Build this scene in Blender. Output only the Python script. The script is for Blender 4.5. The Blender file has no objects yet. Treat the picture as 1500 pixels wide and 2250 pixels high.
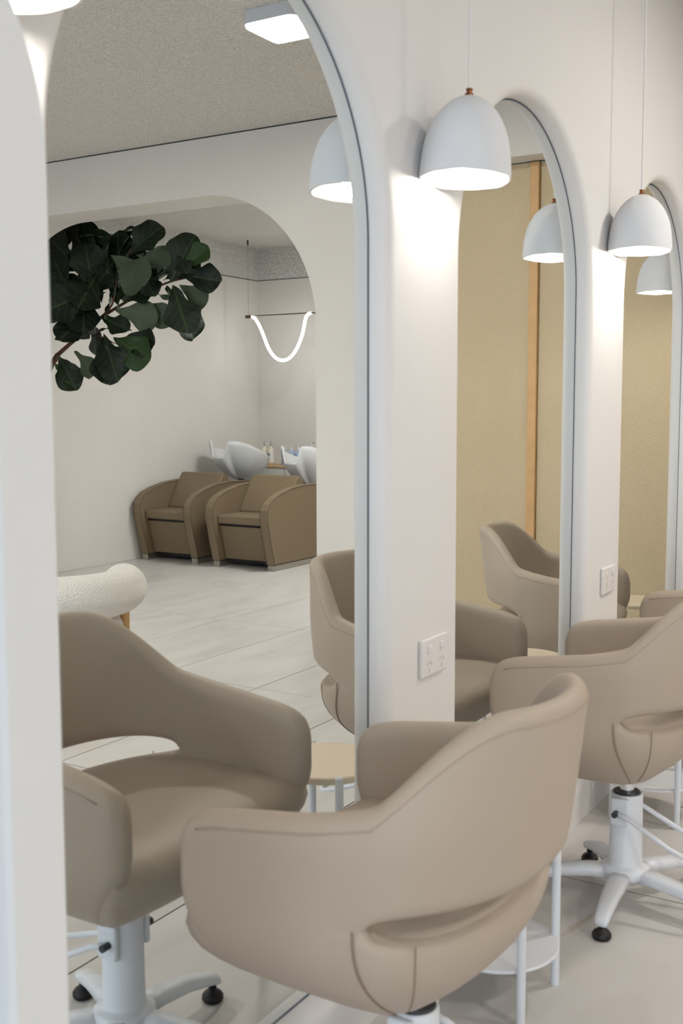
import bpy, bmesh, math, random
from mathutils import Vector, Matrix, Euler
random.seed(7)
PI = math.pi
scene = bpy.context.scene
C = scene.collection

# ------------------------------------------------------------------ camera
FPX, YAW, TILT, ROLL = 2416.18, math.radians(31.1835), math.radians(5.4605), math.radians(0.116)
CAM_H, CAM_D = 1.42, 1.2497
cam_data = bpy.data.cameras.new('camera')
cam = bpy.data.objects.new('camera', cam_data)
C.objects.link(cam)
scene.camera = cam
cam_data.sensor_fit = 'VERTICAL'
cam_data.sensor_height = 36.0
cam_data.lens = FPX / 2250 * 36.0
cam_data.clip_start = 0.02
fw = Vector((math.cos(YAW) * math.cos(TILT), math.sin(YAW) * math.cos(TILT), -math.sin(TILT)))
rt = Vector((math.sin(YAW), -math.cos(YAW), 0))
up = rt.cross(fw)
r2 = rt * math.cos(ROLL) - up * math.sin(ROLL)
u2 = rt * math.sin(ROLL) + up * math.cos(ROLL)
m = Matrix((r2, u2, -fw)).transposed().to_4x4()
m.translation = Vector((0, -CAM_D, CAM_H))
cam.matrix_world = m
cam_data.dof.use_dof = True
cam_data.dof.focus_distance = 5.5
cam_data.dof.aperture_fstop = 5.6

# ------------------------------------------------------------------ world, exposure, big lights
world = bpy.data.worlds.new('world')
scene.world = world
world.use_nodes = True
world.node_tree.nodes['Background'].inputs[0].default_value = (0.78, 0.86, 1.0, 1)
world.node_tree.nodes['Background'].inputs[1].default_value = 0.6
vs = scene.view_settings
vs.view_transform = 'Standard'
vs.look = 'None'
vs.exposure = -0.14
vs.gamma = 1.0
vs.use_curve_mapping = False
scene.cycles.max_bounces = 7
scene.cycles.diffuse_bounces = 3
scene.cycles.glossy_bounces = 4
scene.cycles.adaptive_threshold = 0.04
scene.cycles.use_light_tree = False
scene.cycles.caustics_reflective = True
scene.cycles.caustics_refractive = False
scene.cycles.sample_clamp_indirect = 3.0
scene.cycles.blur_glossy = 0.0

def area_light(name, loc, rot, sx, sy, power, col):
    d = bpy.data.lights.new(name, 'AREA')
    d.shape = 'RECTANGLE'; d.size = sx; d.size_y = sy; d.energy = power; d.color = col
    o = bpy.data.objects.new(name, d); C.objects.link(o)
    o.location = loc; o.rotation_euler = rot
    return o
# daylight entering by the shop window at the near end of the room (x = -3.2)
area_light('window_daylight', (-3.12, -3.0, 1.55), (0, math.radians(-90), 0), 2.5, 4.6, 130, (0.78, 0.88, 1.0))

# ------------------------------------------------------------------ materials
def lin(r, g, b):
    f = lambda c: (c / 12.92 if c <= 0.04045 else ((c + 0.055) / 1.055) ** 2.4)
    return (f(r / 255), f(g / 255), f(b / 255), 1)
MATS = {}
def mat(name, col, rough=0.6, metal=0.0, spec=0.5, noise=None, bump=None, emit=None, coat=0.0, sheen=0.0, trans=0.0):
    """noise=(scale, amount) brightness mottling, bump=(scale, strength, distance)"""
    m = bpy.data.materials.new(name); m.use_nodes = True
    nt = m.node_tree; b = nt.nodes['Principled BSDF']
    b.inputs['Base Color'].default_value = col
    b.inputs['Roughness'].default_value = rough
    b.inputs['Metallic'].default_value = metal
    b.inputs['Specular IOR Level'].default_value = spec
    b.inputs['Coat Weight'].default_value = coat
    b.inputs['Sheen Weight'].default_value = sheen
    b.inputs['Transmission Weight'].default_value = trans
    tc = nt.nodes.new('ShaderNodeTexCoord')
    if noise:
        n = nt.nodes.new('ShaderNodeTexNoise'); n.inputs['Scale'].default_value = noise[0]; n.inputs['Detail'].default_value = 2
        nt.links.new(tc.outputs['Object'], n.inputs['Vector'])
        mx = nt.nodes.new('ShaderNodeMix'); mx.data_type = 'RGBA'
        a = noise[1]
        mx.inputs[6].default_value = (col[0] * (1 - a), col[1] * (1 - a), col[2] * (1 - a), 1)
        mx.inputs[7].default_value = (min(1, col[0] * (1 + a)), min(1, col[1] * (1 + a)), min(1, col[2] * (1 + a)), 1)
        nt.links.new(n.outputs['Fac'], mx.inputs[0]); nt.links.new(mx.outputs[2], b.inputs['Base Color'])
    if bump:
        n = nt.nodes.new('ShaderNodeTexNoise'); n.inputs['Scale'].default_value = bump[0]; n.inputs['Detail'].default_value = 1
        nt.links.new(tc.outputs['Object'], n.inputs['Vector'])
        bp = nt.nodes.new('ShaderNodeBump'); bp.inputs['Strength'].default_value = bump[1]; bp.inputs['Distance'].default_value = bump[2]
        nt.links.new(n.outputs['Fac'], bp.inputs['Height']); nt.links.new(bp.outputs['Normal'], b.inputs['Normal'])
    if emit:
        b.inputs['Emission Color'].default_value = emit[0]; b.inputs['Emission Strength'].default_value = emit[1]
    MATS[name] = m
    return m

M_WALL = mat('white_plaster', lin(228, 225, 222), 0.75, noise=(2.2, 0.02))
M_CREAM = mat('cream_plaster', lin(225, 220, 213), 0.8, bump=(6, 0.25, 0.004), noise=(3, 0.035))
M_STUCCO = mat('rough_stucco', lin(222, 220, 217), 0.95, bump=(60, 1.0, 0.022), noise=(60, 0.22))
M_CEIL = mat('popcorn_ceiling', lin(224, 219, 212), 0.95, bump=(75, 1.0, 0.015), noise=(75, 0.22))
M_LEATHER = mat('tan_leather', lin(179, 163, 146), 0.5, spec=0.35)
M_SEAM = mat('leather_seam', lin(140, 118, 98), 0.6)
M_PIPE = mat('leather_piping', lin(174, 155, 137), 0.5)
M_ENAMEL = mat('white_enamel', lin(222, 224, 228), 0.35)
M_BLACK = mat('black_rubber', lin(14, 14, 15), 0.5)
M_CHROME = mat('chrome', (0.75, 0.76, 0.78, 1), 0.12, metal=1)
M_DARK = mat('dark_steel', lin(60, 62, 66), 0.4, metal=0.4)
M_BRONZE = mat('dark_bronze', lin(112, 98, 82), 0.4, metal=0.7)
M_BRASS = mat('copper_fitting', lin(140, 92, 62), 0.3, metal=1)
M_CLAY = mat('white_clay', lin(226, 226, 227), 0.85, bump=(38, 0.35, 0.004), noise=(14, 0.03))
M_CLAYIN = mat('white_clay_inside', lin(246, 244, 240), 0.8)
M_BULB = mat('lamp_bulb', (1, 1, 1, 1), 0.4, emit=((1.0, 0.965, 0.91, 1), 22))
M_PLASTIC = mat('white_plastic', lin(232, 228, 226), 0.35)
M_HOLE = mat('socket_hole', lin(196, 191, 188), 0.6)
M_GAP = mat('mirror_joint', lin(96, 104, 118), 0.7)
M_LED = mat('led_diffuser', (1, 1, 1, 1), 0.4, emit=((1.0, 0.98, 0.95, 1), 5))
M_TUBE = mat('led_tube', (1, 1, 1, 1), 0.4, emit=((0.97, 0.975, 1.0, 1), 14))
M_FIXT = mat('fixture_white', lin(205, 206, 210), 0.5)
M_OLIVE = mat('olive_upholstery', lin(122, 105, 82), 0.7, noise=(60, 0.05))
M_OLIVED = mat('olive_piping', lin(88, 74, 56), 0.7)
M_CERAMIC = mat('white_ceramic', lin(222, 222, 222), 0.15, coat=0.5)
M_STEEL = mat('brushed_steel', lin(168, 162, 152), 0.35, metal=0.8)
M_CAB = mat('cabinet_white', lin(216, 214, 205), 0.5)
M_STONE = mat('stone_top', lin(196, 166, 130), 0.4, noise=(30, 0.35))
M_LEAFSTEM = mat('leaf_stem', lin(70, 84, 40), 0.6)
M_BARK = mat('bark', lin(86, 58, 44), 0.9, bump=(60, 0.5, 0.006), noise=(30, 0.25))
M_POT = mat('grey_pot', lin(150, 148, 144), 0.8, noise=(12, 0.08))
M_SOIL = mat('soil', lin(60, 46, 36), 0.95, bump=(60, 1, 0.02))
M_OAK = mat('oak', lin(206, 164, 112), 0.55, noise=(14, 0.12))
M_GLASSW = mat('frosted_bottle', lin(226, 216, 196), 0.3)
M_LABEL = mat('white_label', lin(236, 234, 228), 0.6)
M_INK = mat('label_print', lin(60, 60, 62), 0.7)
M_AMBER = mat('amber_base', lin(196, 150, 96), 0.35)
M_BLUE = mat('pale_blue_bottle', lin(170, 186, 212), 0.35)
M_PINKW = mat('pale_pink_bottle', lin(222, 210, 212), 0.35)
M_PANEL = mat('pale_blue_grey_panel', lin(206, 212, 222), 0.35)
M_FRAME = mat('white_frame', lin(224, 224, 222), 0.6)
M_GROUT = mat('grout', lin(84, 78, 73), 0.9)
M_WINFR = mat('window_frame_metal', lin(40, 40, 42), 0.4)

def mat_mirror():
    m = bpy.data.materials.new('mirror_silver'); m.use_nodes = True
    b = m.node_tree.nodes['Principled BSDF']
    b.inputs['Base Color'].default_value = (0.83, 0.86, 0.85, 1)
    b.inputs['Metallic'].default_value = 1; b.inputs['Roughness'].default_value = 0.0
    return m
M_MIRROR = mat_mirror()

def mat_tile():
    m = bpy.data.materials.new('marble_tile'); m.use_nodes = True
    nt = m.node_tree; N = nt.nodes; L = nt.links; b = N['Principled BSDF']
    tc = N.new('ShaderNodeTexCoord'); oi = N.new('ShaderNodeObjectInfo')
    comb = N.new('ShaderNodeCombineXYZ')
    mul = N.new('ShaderNodeMath'); mul.operation = 'MULTIPLY'; mul.inputs[1].default_value = 37
    L.new(oi.outputs['Random'], mul.inputs[0]); L.new(mul.outputs[0], comb.inputs[2])
    add = N.new('ShaderNodeVectorMath'); L.new(tc.outputs['Object'], add.inputs[0]); L.new(comb.outputs[0], add.inputs[1])
    mp = N.new('ShaderNodeMapping'); mp.inputs['Scale'].default_value = (0.7, 2.2, 1); mp.inputs['Rotation'].default_value = (0, 0, 0.2)
    L.new(add.outputs[0], mp.inputs[0])
    n1 = N.new('ShaderNodeTexNoise'); n1.inputs['Scale'].default_value = 1.1; n1.inputs['Detail'].default_value = 4; n1.inputs['Roughness'].default_value = 0.62; n1.inputs['Distortion'].default_value = 1.2
    L.new(mp.outputs[0], n1.inputs['Vector'])
    r1 = N.new('ShaderNodeValToRGB')
    e = r1.color_ramp.elements
    e[0].position = 0.26; e[0].color = lin(190, 185, 180)
    e[1].position = 0.52; e[1].color = lin(208, 204, 199)
    x = e.new(0.66); x.color = lin(212, 208, 204)
    x = e.new(0.71); x.color = lin(196, 182, 167)
    x = e.new(0.76); x.color = lin(209, 205, 200)
    L.new(n1.outputs['Fac'], r1.inputs[0]); L.new(r1.outputs[0], b.inputs['Base Color'])
    b.inputs['Roughness'].default_value = 0.32
    b.inputs['Specular IOR Level'].default_value = 0.4
    return m
M_TILE = mat_tile()

def mat_weave():
    m = bpy.data.materials.new('woven_straw'); m.use_nodes = True
    nt = m.node_tree; N = nt.nodes; L = nt.links; b = N['Principled BSDF']
    tc = N.new('ShaderNodeTexCoord')
    mp = N.new('ShaderNodeMapping'); mp.inputs['Rotation'].default_value = (math.radians(38), 0, 0)
    L.new(tc.outputs['Object'], mp.inputs[0])
    w = N.new('ShaderNodeTexWave'); w.bands_direction = 'Y'; w.inputs['Scale'].default_value = 30; w.inputs['Distortion'].default_value = 2.5; w.inputs['Detail'].default_value = 3; w.inputs['Detail Scale'].default_value = 6
    L.new(mp.outputs[0], w.inputs['Vector'])
    w2 = N.new('ShaderNodeTexWave'); w2.bands_direction = 'Z'; w2.inputs['Scale'].default_value = 24; w2.inputs['Distortion'].default_value = 2; w2.inputs['Detail'].default_value = 2
    L.new(mp.outputs[0], w2.inputs['Vector'])
    n = N.new('ShaderNodeTexNoise'); n.inputs['Scale'].default_value = 2.2; n.inputs['Detail'].default_value = 4
    L.new(tc.outputs['Object'], n.inputs['Vector'])
    mul = N.new('ShaderNodeMath'); mul.operation = 'MULTIPLY'; L.new(w.outputs['Fac'], mul.inputs[0]); L.new(w2.outputs['Fac'], mul.inputs[1])
    r = N.new('ShaderNodeValToRGB'); e = r.color_ramp.elements
    e[0].position = 0.0; e[0].color = lin(206, 187, 154); e[1].position = 0.8; e[1].color = lin(226, 209, 178)
    L.new(mul.outputs[0], r.inputs[0])
    mx = N.new('ShaderNodeMix'); mx.data_type = 'RGBA'; mx.blend_type = 'MULTIPLY'; mx.inputs[0].default_value = 0.35
    r2_ = N.new('ShaderNodeValToRGB'); r2_.color_ramp.elements[0].color = lin(190, 180, 160); r2_.color_ramp.elements[1].color = (1, 1, 1, 1)
    L.new(n.outputs['Fac'], r2_.inputs[0]); L.new(r.outputs[0], mx.inputs[6]); L.new(r2_.outputs[0], mx.inputs[7])
    L.new(mx.outputs[2], b.inputs['Base Color'])
    bp = N.new('ShaderNodeBump'); bp.inputs['Strength'].default_value = 0.35; bp.inputs['Distance'].default_value = 0.005
    L.new(mul.outputs[0], bp.inputs['Height']); L.new(bp.outputs[0], b.inputs['Normal'])
    b.inputs['Roughness'].default_value = 0.85
    return m
M_WEAVE = mat_weave()

def mat_leaf():
    m = bpy.data.materials.new('fig_leaf'); m.use_nodes = True
    nt = m.node_tree; N = nt.nodes; L = nt.links; b = N['Principled BSDF']
    uv = N.new('ShaderNodeUVMap')
    sep = N.new('ShaderNodeSeparateXYZ'); L.new(uv.outputs[0], sep.inputs[0])
    # veins: midrib (u=0.5) and herring-bone side veins
    su = N.new('ShaderNodeMath'); su.operation = 'SUBTRACT'; su.inputs[1].default_value = 0.5; L.new(sep.outputs[0], su.inputs[0])
    ab = N.new('ShaderNodeMath'); ab.operation = 'ABSOLUTE'; L.new(su.outputs[0], ab.inputs[0])
    mid = N.new('ShaderNodeMath'); mid.operation = 'LESS_THAN'; mid.inputs[1].default_value = 0.018; L.new(ab.outputs[0], mid.inputs[0])
    m1 = N.new('ShaderNodeMath'); m1.operation = 'MULTIPLY_ADD'; m1.inputs[1].default_value = -0.9; L.new(ab.outputs[0], m1.inputs[0]); L.new(sep.outputs[1], m1.inputs[2])
    m2 = N.new('ShaderNodeMath'); m2.operation = 'MULTIPLY'; m2.inputs[1].default_value = 6.0; L.new(m1.outputs[0], m2.inputs[0])
    m3 = N.new('ShaderNodeMath'); m3.operation = 'FRACT'; L.new(m2.outputs[0], m3.inputs[0])
    m4 = N.new('ShaderNodeMath'); m4.operation = 'LESS_THAN'; m4.inputs[1].default_value = 0.07; L.new(m3.outputs[0], m4.inputs[0])
    mxv = N.new('ShaderNodeMath'); mxv.operation = 'MAXIMUM'; L.new(mid.outputs[0], mxv.inputs[0]); L.new(m4.outputs[0], mxv.inputs[1])
    oi = N.new('ShaderNodeObjectInfo')
    base = N.new('ShaderNodeValToRGB'); e = base.color_ramp.elements
    e[0].position = 0.0; e[0].color = lin(16, 26, 17); e[1].position = 0.90; e[1].color = lin(25, 37, 20)
    x = e.new(1.0); x.color = lin(52, 80, 34)
    L.new(oi.outputs['Random'], base.inputs[0])
    mx = N.new('ShaderNodeMix'); mx.data_type = 'RGBA'; mx.inputs[7].default_value = lin(82, 104, 62)
    fac = N.new('ShaderNodeMath'); fac.operation = 'MULTIPLY'; fac.inputs[1].default_value = 0.28; L.new(mxv.outputs[0], fac.inputs[0])
    L.new(fac.outputs[0], mx.inputs[0]); L.new(base.outputs[0], mx.inputs[6])
    geo = N.new('ShaderNodeNewGeometry')
    mb = N.new('ShaderNodeMix'); mb.data_type = 'RGBA'; mb.inputs[7].default_value = lin(74, 86, 68)
    L.new(geo.outputs['Backfacing'], mb.inputs[0]); L.new(mx.outputs[2], mb.inputs[6])
    L.new(mb.outputs[2], b.inputs['Base Color'])
    bp = N.new('ShaderNodeBump'); bp.inputs['Strength'].default_value = 0.4; bp.inputs['Distance'].default_value = 0.004; bp.invert = True
    L.new(mxv.outputs[0], bp.inputs['Height']); L.new(bp.outputs[0], b.inputs['Normal'])
    b.inputs['Roughness'].default_value = 0.5; b.inputs['Specular IOR Level'].default_value = 0.3
    return m
M_LEAF = mat_leaf()

def mat_boucle():
    m = mat('boucle', lin(238, 232, 224), 0.95, sheen=0.3)
    nt = m.node_tree; N = nt.nodes; L = nt.links; b = N['Principled BSDF']
    tc = N['Texture Coordinate'] if 'Texture Coordinate' in N else N.new('ShaderNodeTexCoord')
    v = N.new('ShaderNodeTexVoronoi'); v.inputs['Scale'].default_value = 110
    L.new(tc.outputs['Object'], v.inputs['Vector'])
    bp = N.new('ShaderNodeBump'); bp.inputs['Strength'].default_value = 0.6; bp.inputs['Distance'].default_value = 0.006; bp.invert = True
    L.new(v.outputs['Distance'], bp.inputs['Height']); L.new(bp.outputs[0], b.inputs['Normal'])
    return m
M_BOUCLE = mat_boucle()

for m_ in (M_BULB, M_LED): m_.cycles.emission_sampling = 'NONE'      # their light comes from the lamp inside

# ------------------------------------------------------------------ helpers
def tag(o, label, cat, group=None):
    o['label'] = label; o['category'] = cat
    if group: o['group'] = group
    return o
def obj(name, bm, material, parent=None, smooth=False, subsurf=0, merge=False, recalc=True):
    if merge: bmesh.ops.remove_doubles(bm, verts=bm.verts, dist=1e-5)
    if recalc: bmesh.ops.recalc_face_normals(bm, faces=bm.faces)
    me = bpy.data.meshes.new(name); bm.to_mesh(me); bm.free()
    return mobj(name, me, material, parent, smooth, subsurf)
def mobj(name, me, material, parent=None, smooth=False, subsurf=0):
    if material is not None and not me.materials: me.materials.append(material)
    if smooth:
        for p in me.polygons: p.use_smooth = True
    o = bpy.data.objects.new(name, me); C.objects.link(o)
    if parent: o.parent = parent
    if subsurf:
        md = o.modifiers.new('sub', 'SUBSURF'); md.levels = subsurf; md.render_levels = subsurf
    return o
def struct(o): o['kind'] = 'structure'; return o
def empty(name, loc=(0, 0, 0), rz=0):
    o = bpy.data.objects.new(name, None); C.objects.link(o); o.location = loc; o.rotation_euler = (0, 0, rz)
    o.empty_display_size = 0.1
    return o
def copy_tree(o, parent=None):
    c = o.copy(); C.objects.link(c); c.parent = parent
    for ch in list(o.children): copy_tree(ch, c)
    return c
def add_box(bm, x0, x1, y0, y1, z0, z1):
    v = [bm.verts.new(p) for p in ((x0, y0, z0), (x1, y0, z0), (x1, y1, z0), (x0, y1, z0), (x0, y0, z1), (x1, y0, z1), (x1, y1, z1), (x0, y1, z1))]
    for f in ((0, 3, 2, 1), (4, 5, 6, 7), (0, 1, 5, 4), (1, 2, 6, 5), (2, 3, 7, 6), (3, 0, 4, 7)): bm.faces.new([v[i] for i in f])
def box(x0, x1, y0, y1, z0, z1, bev=0, seg=2):
    bm = bmesh.new(); add_box(bm, min(x0, x1), max(x0, x1), min(y0, y1), max(y0, y1), min(z0, z1), max(z0, z1))
    if bev: bmesh.ops.bevel(bm, geom=bm.edges[:], offset=bev, segments=seg, profile=0.5, affect='EDGES')
    return bm
def lathe(prof, n=32, wob=None, bm=None, loc=(0, 0, 0)):
    """prof list of (r, z); r=0 points become poles"""
    bm = bm or bmesh.new(); rings = []
    for k, (r, z) in enumerate(prof):
        if r < 1e-6: rings.append([bm.verts.new((loc[0], loc[1], loc[2] + z))])
        else:
            ring = []
            for i in range(n):
                a = 2 * PI * i / n
                rr = r; zz = z
                if wob: dr, dz_ = wob(a, k); rr += dr; zz += dz_
                ring.append(bm.verts.new((loc[0] + rr * math.cos(a), loc[1] + rr * math.sin(a), loc[2] + zz)))
            rings.append(ring)
    for a, b in zip(rings, rings[1:]):
        if len(a) == 1 and len(b) == 1: continue
        for i in range(n):
            j = (i + 1) % n
            if len(a) == 1: bm.faces.new((a[0], b[i], b[j]))
            elif len(b) == 1: bm.faces.new((a[i], a[j], b[0]))
            else: bm.faces.new((a[i], a[j], b[j], b[i]))
    return bm
def tube(pts, rad, n=8, bm=None, cap=True):
    """round tube through pts; rad float or list"""
    bm = bm or bmesh.new(); pts = [Vector(p) for p in pts]; rings = []
    prev = None
    for i, p in enumerate(pts):
        t = (pts[min(i + 1, len(pts) - 1)] - pts[max(i - 1, 0)]).normalized()
        if prev is None:
            ref = Vector((0, 0, 1)) if abs(t.z) < 0.9 else Vector((1, 0, 0))
            nrm = t.cross(ref).normalized()
        else:
            nrm = (prev - t * prev.dot(t)).normalized()
        prev = nrm; bn = t.cross(nrm)
        r = rad[i] if isinstance(rad, (list, tuple)) else rad
        rings.append([bm.verts.new(p + (nrm * math.cos(2 * PI * k / n) + bn * math.sin(2 * PI * k / n)) * r) for k in range(n)])
    for a, b in zip(rings, rings[1:]):
        for i in range(n):
            j = (i + 1) % n; bm.faces.new((a[i], a[j], b[j], b[i]))
    if cap:
        bm.faces.new(rings[0][::-1]); bm.faces.new(rings[-1])
    return bm
def prism(poly, axis, a, b, bev=0, seg=2):
    """extrude 2D polygon (list of 2-tuples) along axis between a and b. axis 'x': poly=(y,z); 'y': (x,z); 'z': (x,y)"""
    bm = bmesh.new()
    def pt(p, t): return {'x': (t, p[0], p[1]), 'y': (p[0], t, p[1]), 'z': (p[0], p[1], t)}[axis]
    A = [bm.verts.new(pt(p, a)) for p in poly]; B = [bm.verts.new(pt(p, b)) for p in poly]
    n = len(poly)
    for i in range(n): bm.faces.new((A[i], A[(i + 1) % n], B[(i + 1) % n], B[i]))
    fa = bm.faces.new(A[::-1]); fb = bm.faces.new(B)
    bmesh.ops.recalc_face_normals(bm, faces=bm.faces)
    if bev:
        es = list(set(list(fa.edges) + list(fb.edges)))
        bmesh.ops.bevel(bm, geom=es, offset=bev, segments=seg, profile=0.5, affect='EDGES')
    return bm
def sstep(t): t = max(0, min(1, t)); return t * t * (3 - 2 * t)

# ------------------------------------------------------------------ the setting
PITCH, X1, DF = 1.3873, 2.1845, 0.052         # pitch of the bays, right edge of the big mirror, depth of the niches
HW = 0.5005; XC0 = X1 - HW; ZB, ZS = 0.14, 1.793
ZC = 3.1
XA, XA2 = 5.6, 5.93                            # end wall
XW, YW = 9.78, -5.715                          # wash room far walls
XL = -3.2
ZTOP = 2.74

def niche_outline(xc, off, n_arc=40):
    """points (x,z) counter-clockwise seen from the room, offset outward"""
    w = HW + off; pts = []
    rb = 0.03
    cr = rb + off
    def corner(cx, cz, a0, a1):
        for i in range(7):
            a = a0 + (a1 - a0) * i / 6
            pts.append((cx + cr * math.cos(a), cz + cr * math.sin(a)))
    corner(xc - HW + rb, ZB + rb, PI, 1.5 * PI)
    for i in range(1, 8): pts.append((xc - HW + rb + (2 * HW - 2 * rb) * i / 8, ZB - off))
    corner(xc + HW - rb, ZB + rb, 1.5 * PI, 2 * PI)
    for i in range(1, 12): pts.append((xc + w, ZB + rb + (ZS - ZB - rb) * i / 12))
    for i in range(n_arc + 1):
        a = PI * i / n_arc
        pts.append((xc + w * math.cos(a), ZS + w * math.sin(a)))
    for i in range(1, 12): pts.append((xc - w, ZS + (ZB + rb - ZS) * i / 12))
    return pts

def bay_mesh(bm, xc, x0, x1):
    rf = 0.034
    secs = [(0.0, 0.010), (0.0, -(DF - rf))]
    for i in range(1, 9):
        a = PI / 2 * i / 8
        secs.append((rf * (1 - math.cos(a)), -(DF - rf) - rf * math.sin(a)))
    rings = []
    for off, y in secs:
        rings.append([bm.verts.new((px, y, pz)) for px, pz in niche_outline(xc, off)])
    # outer ring on the bay rectangle
    cx, cz = xc, 1.1
    outer = []
    for px, pz in niche_outline(xc, rf):
        dx, dz = px - cx, pz - cz
        t = 1e9
        if dx > 1e-9: t = min(t, (x1 - cx) / dx)
        if dx < -1e-9: t = min(t, (x0 - cx) / dx)
        if dz > 1e-9: t = min(t, (ZC - cz) / dz)
        if dz < -1e-9: t = min(t, (0 - cz) / dz)
        outer.append(bm.verts.new((cx + dx * t, -DF, cz + dz * t)))
    rings.append(outer)
    n = len(outer)
    for a, b in zip(rings, rings[1:]):
        for i in range(n):
            j = (i + 1) % n; bm.faces.new((a[i], b[i], b[j], a[j]))
    # fill the four rectangle corners
    for cxn, czn in ((x0, 0), (x1, 0), (x1, ZC), (x0, ZC)):
        for i in range(n):
            a, b = outer[i].co, outer[(i + 1) % n].co
            on = lambda p: (abs(p.x - cxn) < 1e-6, abs(p.z - czn) < 1e-6)
            oa, ob = on(a), on(b)
            if (oa[0] and ob[1] and not ob[0]) or (oa[1] and ob[0] and not oa[0] and not ob[1]) :
                if (a - b).length > 1e-5:
                    bm.faces.new((outer[i], bm.verts.new((cxn, -DF, czn)), outer[(i + 1) % n]))
bm = bmesh.new()
for k in (-1, 0, 1, 2):
    xc = XC0 + PITCH * k
    bay_mesh(bm, xc, xc - PITCH / 2, xc + PITCH / 2)
xe = XC0 + 2.5 * PITCH; xs = XC0 - 1.5 * PITCH
for a, b in ((XL, xs), (xe, XA + 0.02)):
    v = [bm.verts.new(p) for p in ((a, -DF, 0), (b, -DF, 0), (b, -DF, ZC), (a, -DF, ZC))]; bm.faces.new(v)
add_box(bm, XL, XA + 0.2, 0.012, 0.12, 0, ZC)      # solid wall behind
wall = struct(obj('wall_front', bm, M_WALL, merge=True, recalc=False))
for p in wall.data.polygons: p.use_smooth = True
try:
    wall.data.set_sharp_from_angle(angle=math.radians(40))
except Exception: pass

# mirrors, one per niche
mir_lab = {-1: 'arched mirror in the niche outside the left picture edge', 0: 'largest arched mirror, showing the wash chairs and fig tree',
           1: 'second arched mirror, showing the timber batten and woven panel', 2: 'narrow arched mirror at the right picture edge'}
for k in (-1, 0, 1, 2):
    xc = XC0 + PITCH * k
    r = empty('arched_mirror', (xc, 0, ZB))
    tag(r, mir_lab[k], 'mirror', 'arched wall mirrors')
    pts = [(px - xc, pz - ZB) for px, pz in niche_outline(xc, -0.0035)]
    bm = bmesh.new()
    A = [bm.verts.new((x, 0.0, z)) for x, z in pts]; B = [bm.verts.new((x, 0.006, z)) for x, z in pts]
    bm.faces.new(A); bm.faces.new(B[::-1])
    for i in range(len(A)): bm.faces.new((A[i], B[i], B[(i + 1) % len(A)], A[(i + 1) % len(A)]))
    obj('mirror_glass', bm, M_MIRROR, r)
    bm = bmesh.new()
    pts2 = [(px - xc, pz - ZB) for px, pz in niche_outline(xc, 0.004)]
    A = [bm.verts.new((x, 0.0065, z)) for x, z in pts2]; B = [bm.verts.new((x, 0.010, z)) for x, z in pts2]
    bm.faces.new(A); bm.faces.new(B[::-1])
    for i in range(len(A)): bm.faces.new((A[i], B[i], B[(i + 1) % len(A)], A[(i + 1) % len(A)]))
    obj('backing_board', bm, M_GAP, r)
    bm = bmesh.new()
    A = [bm.verts.new((px - xc, -0.0012, pz - ZB)) for px, pz in niche_outline(xc, -0.0004)]
    B = [bm.verts.new((px - xc, -0.0004, pz - ZB)) for px, pz in niche_outline(xc, -0.0052)]
    for i in range(len(A)): bm.faces.new((A[i], A[(i + 1) % len(A)], B[(i + 1) % len(A)], B[i]))
    obj('edge_seal', bm, M_GAP, r)

# floor: slab with separate tiles
floor = struct(obj('floor', box(XL - .1, XW + .1, YW - .1, 0.1, -0.12, -0.0015), M_GROUT))
TX, TY = 1.355, 0.622
xs_j = []; x = 3.1
while x > XL: x -= TX
while x < XW:
    xs_j.append(x); x += TX
ys_j = [-DF + 0.02]; y = -0.71
while y > YW: ys_j.append(y); y -= TY
ys_j.append(YW)
xs_j[0] = XL; xs_j.append(XW)
tile_me = {}
for i in range(len(xs_j) - 1):
    for j in range(len(ys_j) - 1):
        w = xs_j[i + 1] - xs_j[i]; d = ys_j[j] - ys_j[j + 1]
        key = (round(w, 3), round(d, 3))
        if key not in tile_me:
            b_ = box(-w / 2 + .0026, w / 2 - .0026, -d / 2 + .0026, d / 2 - .0026, -0.012, 0, 0.001, 1)
            me = bpy.data.meshes.new('tile'); b_.to_mesh(me); b_.free(); me.materials.append(M_TILE); tile_me[key] = me
        t = mobj('tile', tile_me[key], None, floor)
        t.location = ((xs_j[i] + xs_j[i + 1]) / 2, (ys_j[j] + ys_j[j + 1]) / 2, 0)

struct(obj('ceiling', box(XL - .1, XW + .1, YW - .1, 0.12, ZC, ZC + .1), M_CEIL))
struct(obj('wall_back', box(XL - .1, XW + .1, YW - .12, YW, 0, ZC), M_CREAM))

# shop front wall with a window opening
bm = bmesh.new()
add_box(bm, XL - .12, XL, YW, -5.4, 0, ZC); add_box(bm, XL - .12, XL, -0.6, 0.0, 0, ZC)
add_box(bm, XL - .12, XL, -5.4, -0.6, 0, 0.25); add_box(bm, XL - .12, XL, -5.4, -0.6, 2.85, ZC)
struct(obj('wall_left', bm, M_WALL))
bm = bmesh.new()
for y in (-5.4, -3.8, -2.2, -0.65): add_box(bm, XL - .1, XL - .03, y, y + .05, .25, 2.85)
add_box(bm, XL - .1, XL - .03, -5.4, -.6, .25, .3); add_box(bm, XL - .1, XL - .03, -5.4, -.6, 2.8, 2.85)
win = struct(obj('window_1', bm, M_WINFR))
M_GLASS = mat('window_glass', (0.95, 0.98, 0.98, 1), 0.02, trans=1.0)
for y in (-5.35, -3.75, -2.15): obj('pane', box(XL - .07, XL - .064, y, y + 1.55, .3, 2.8), M_GLASS, win)

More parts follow.
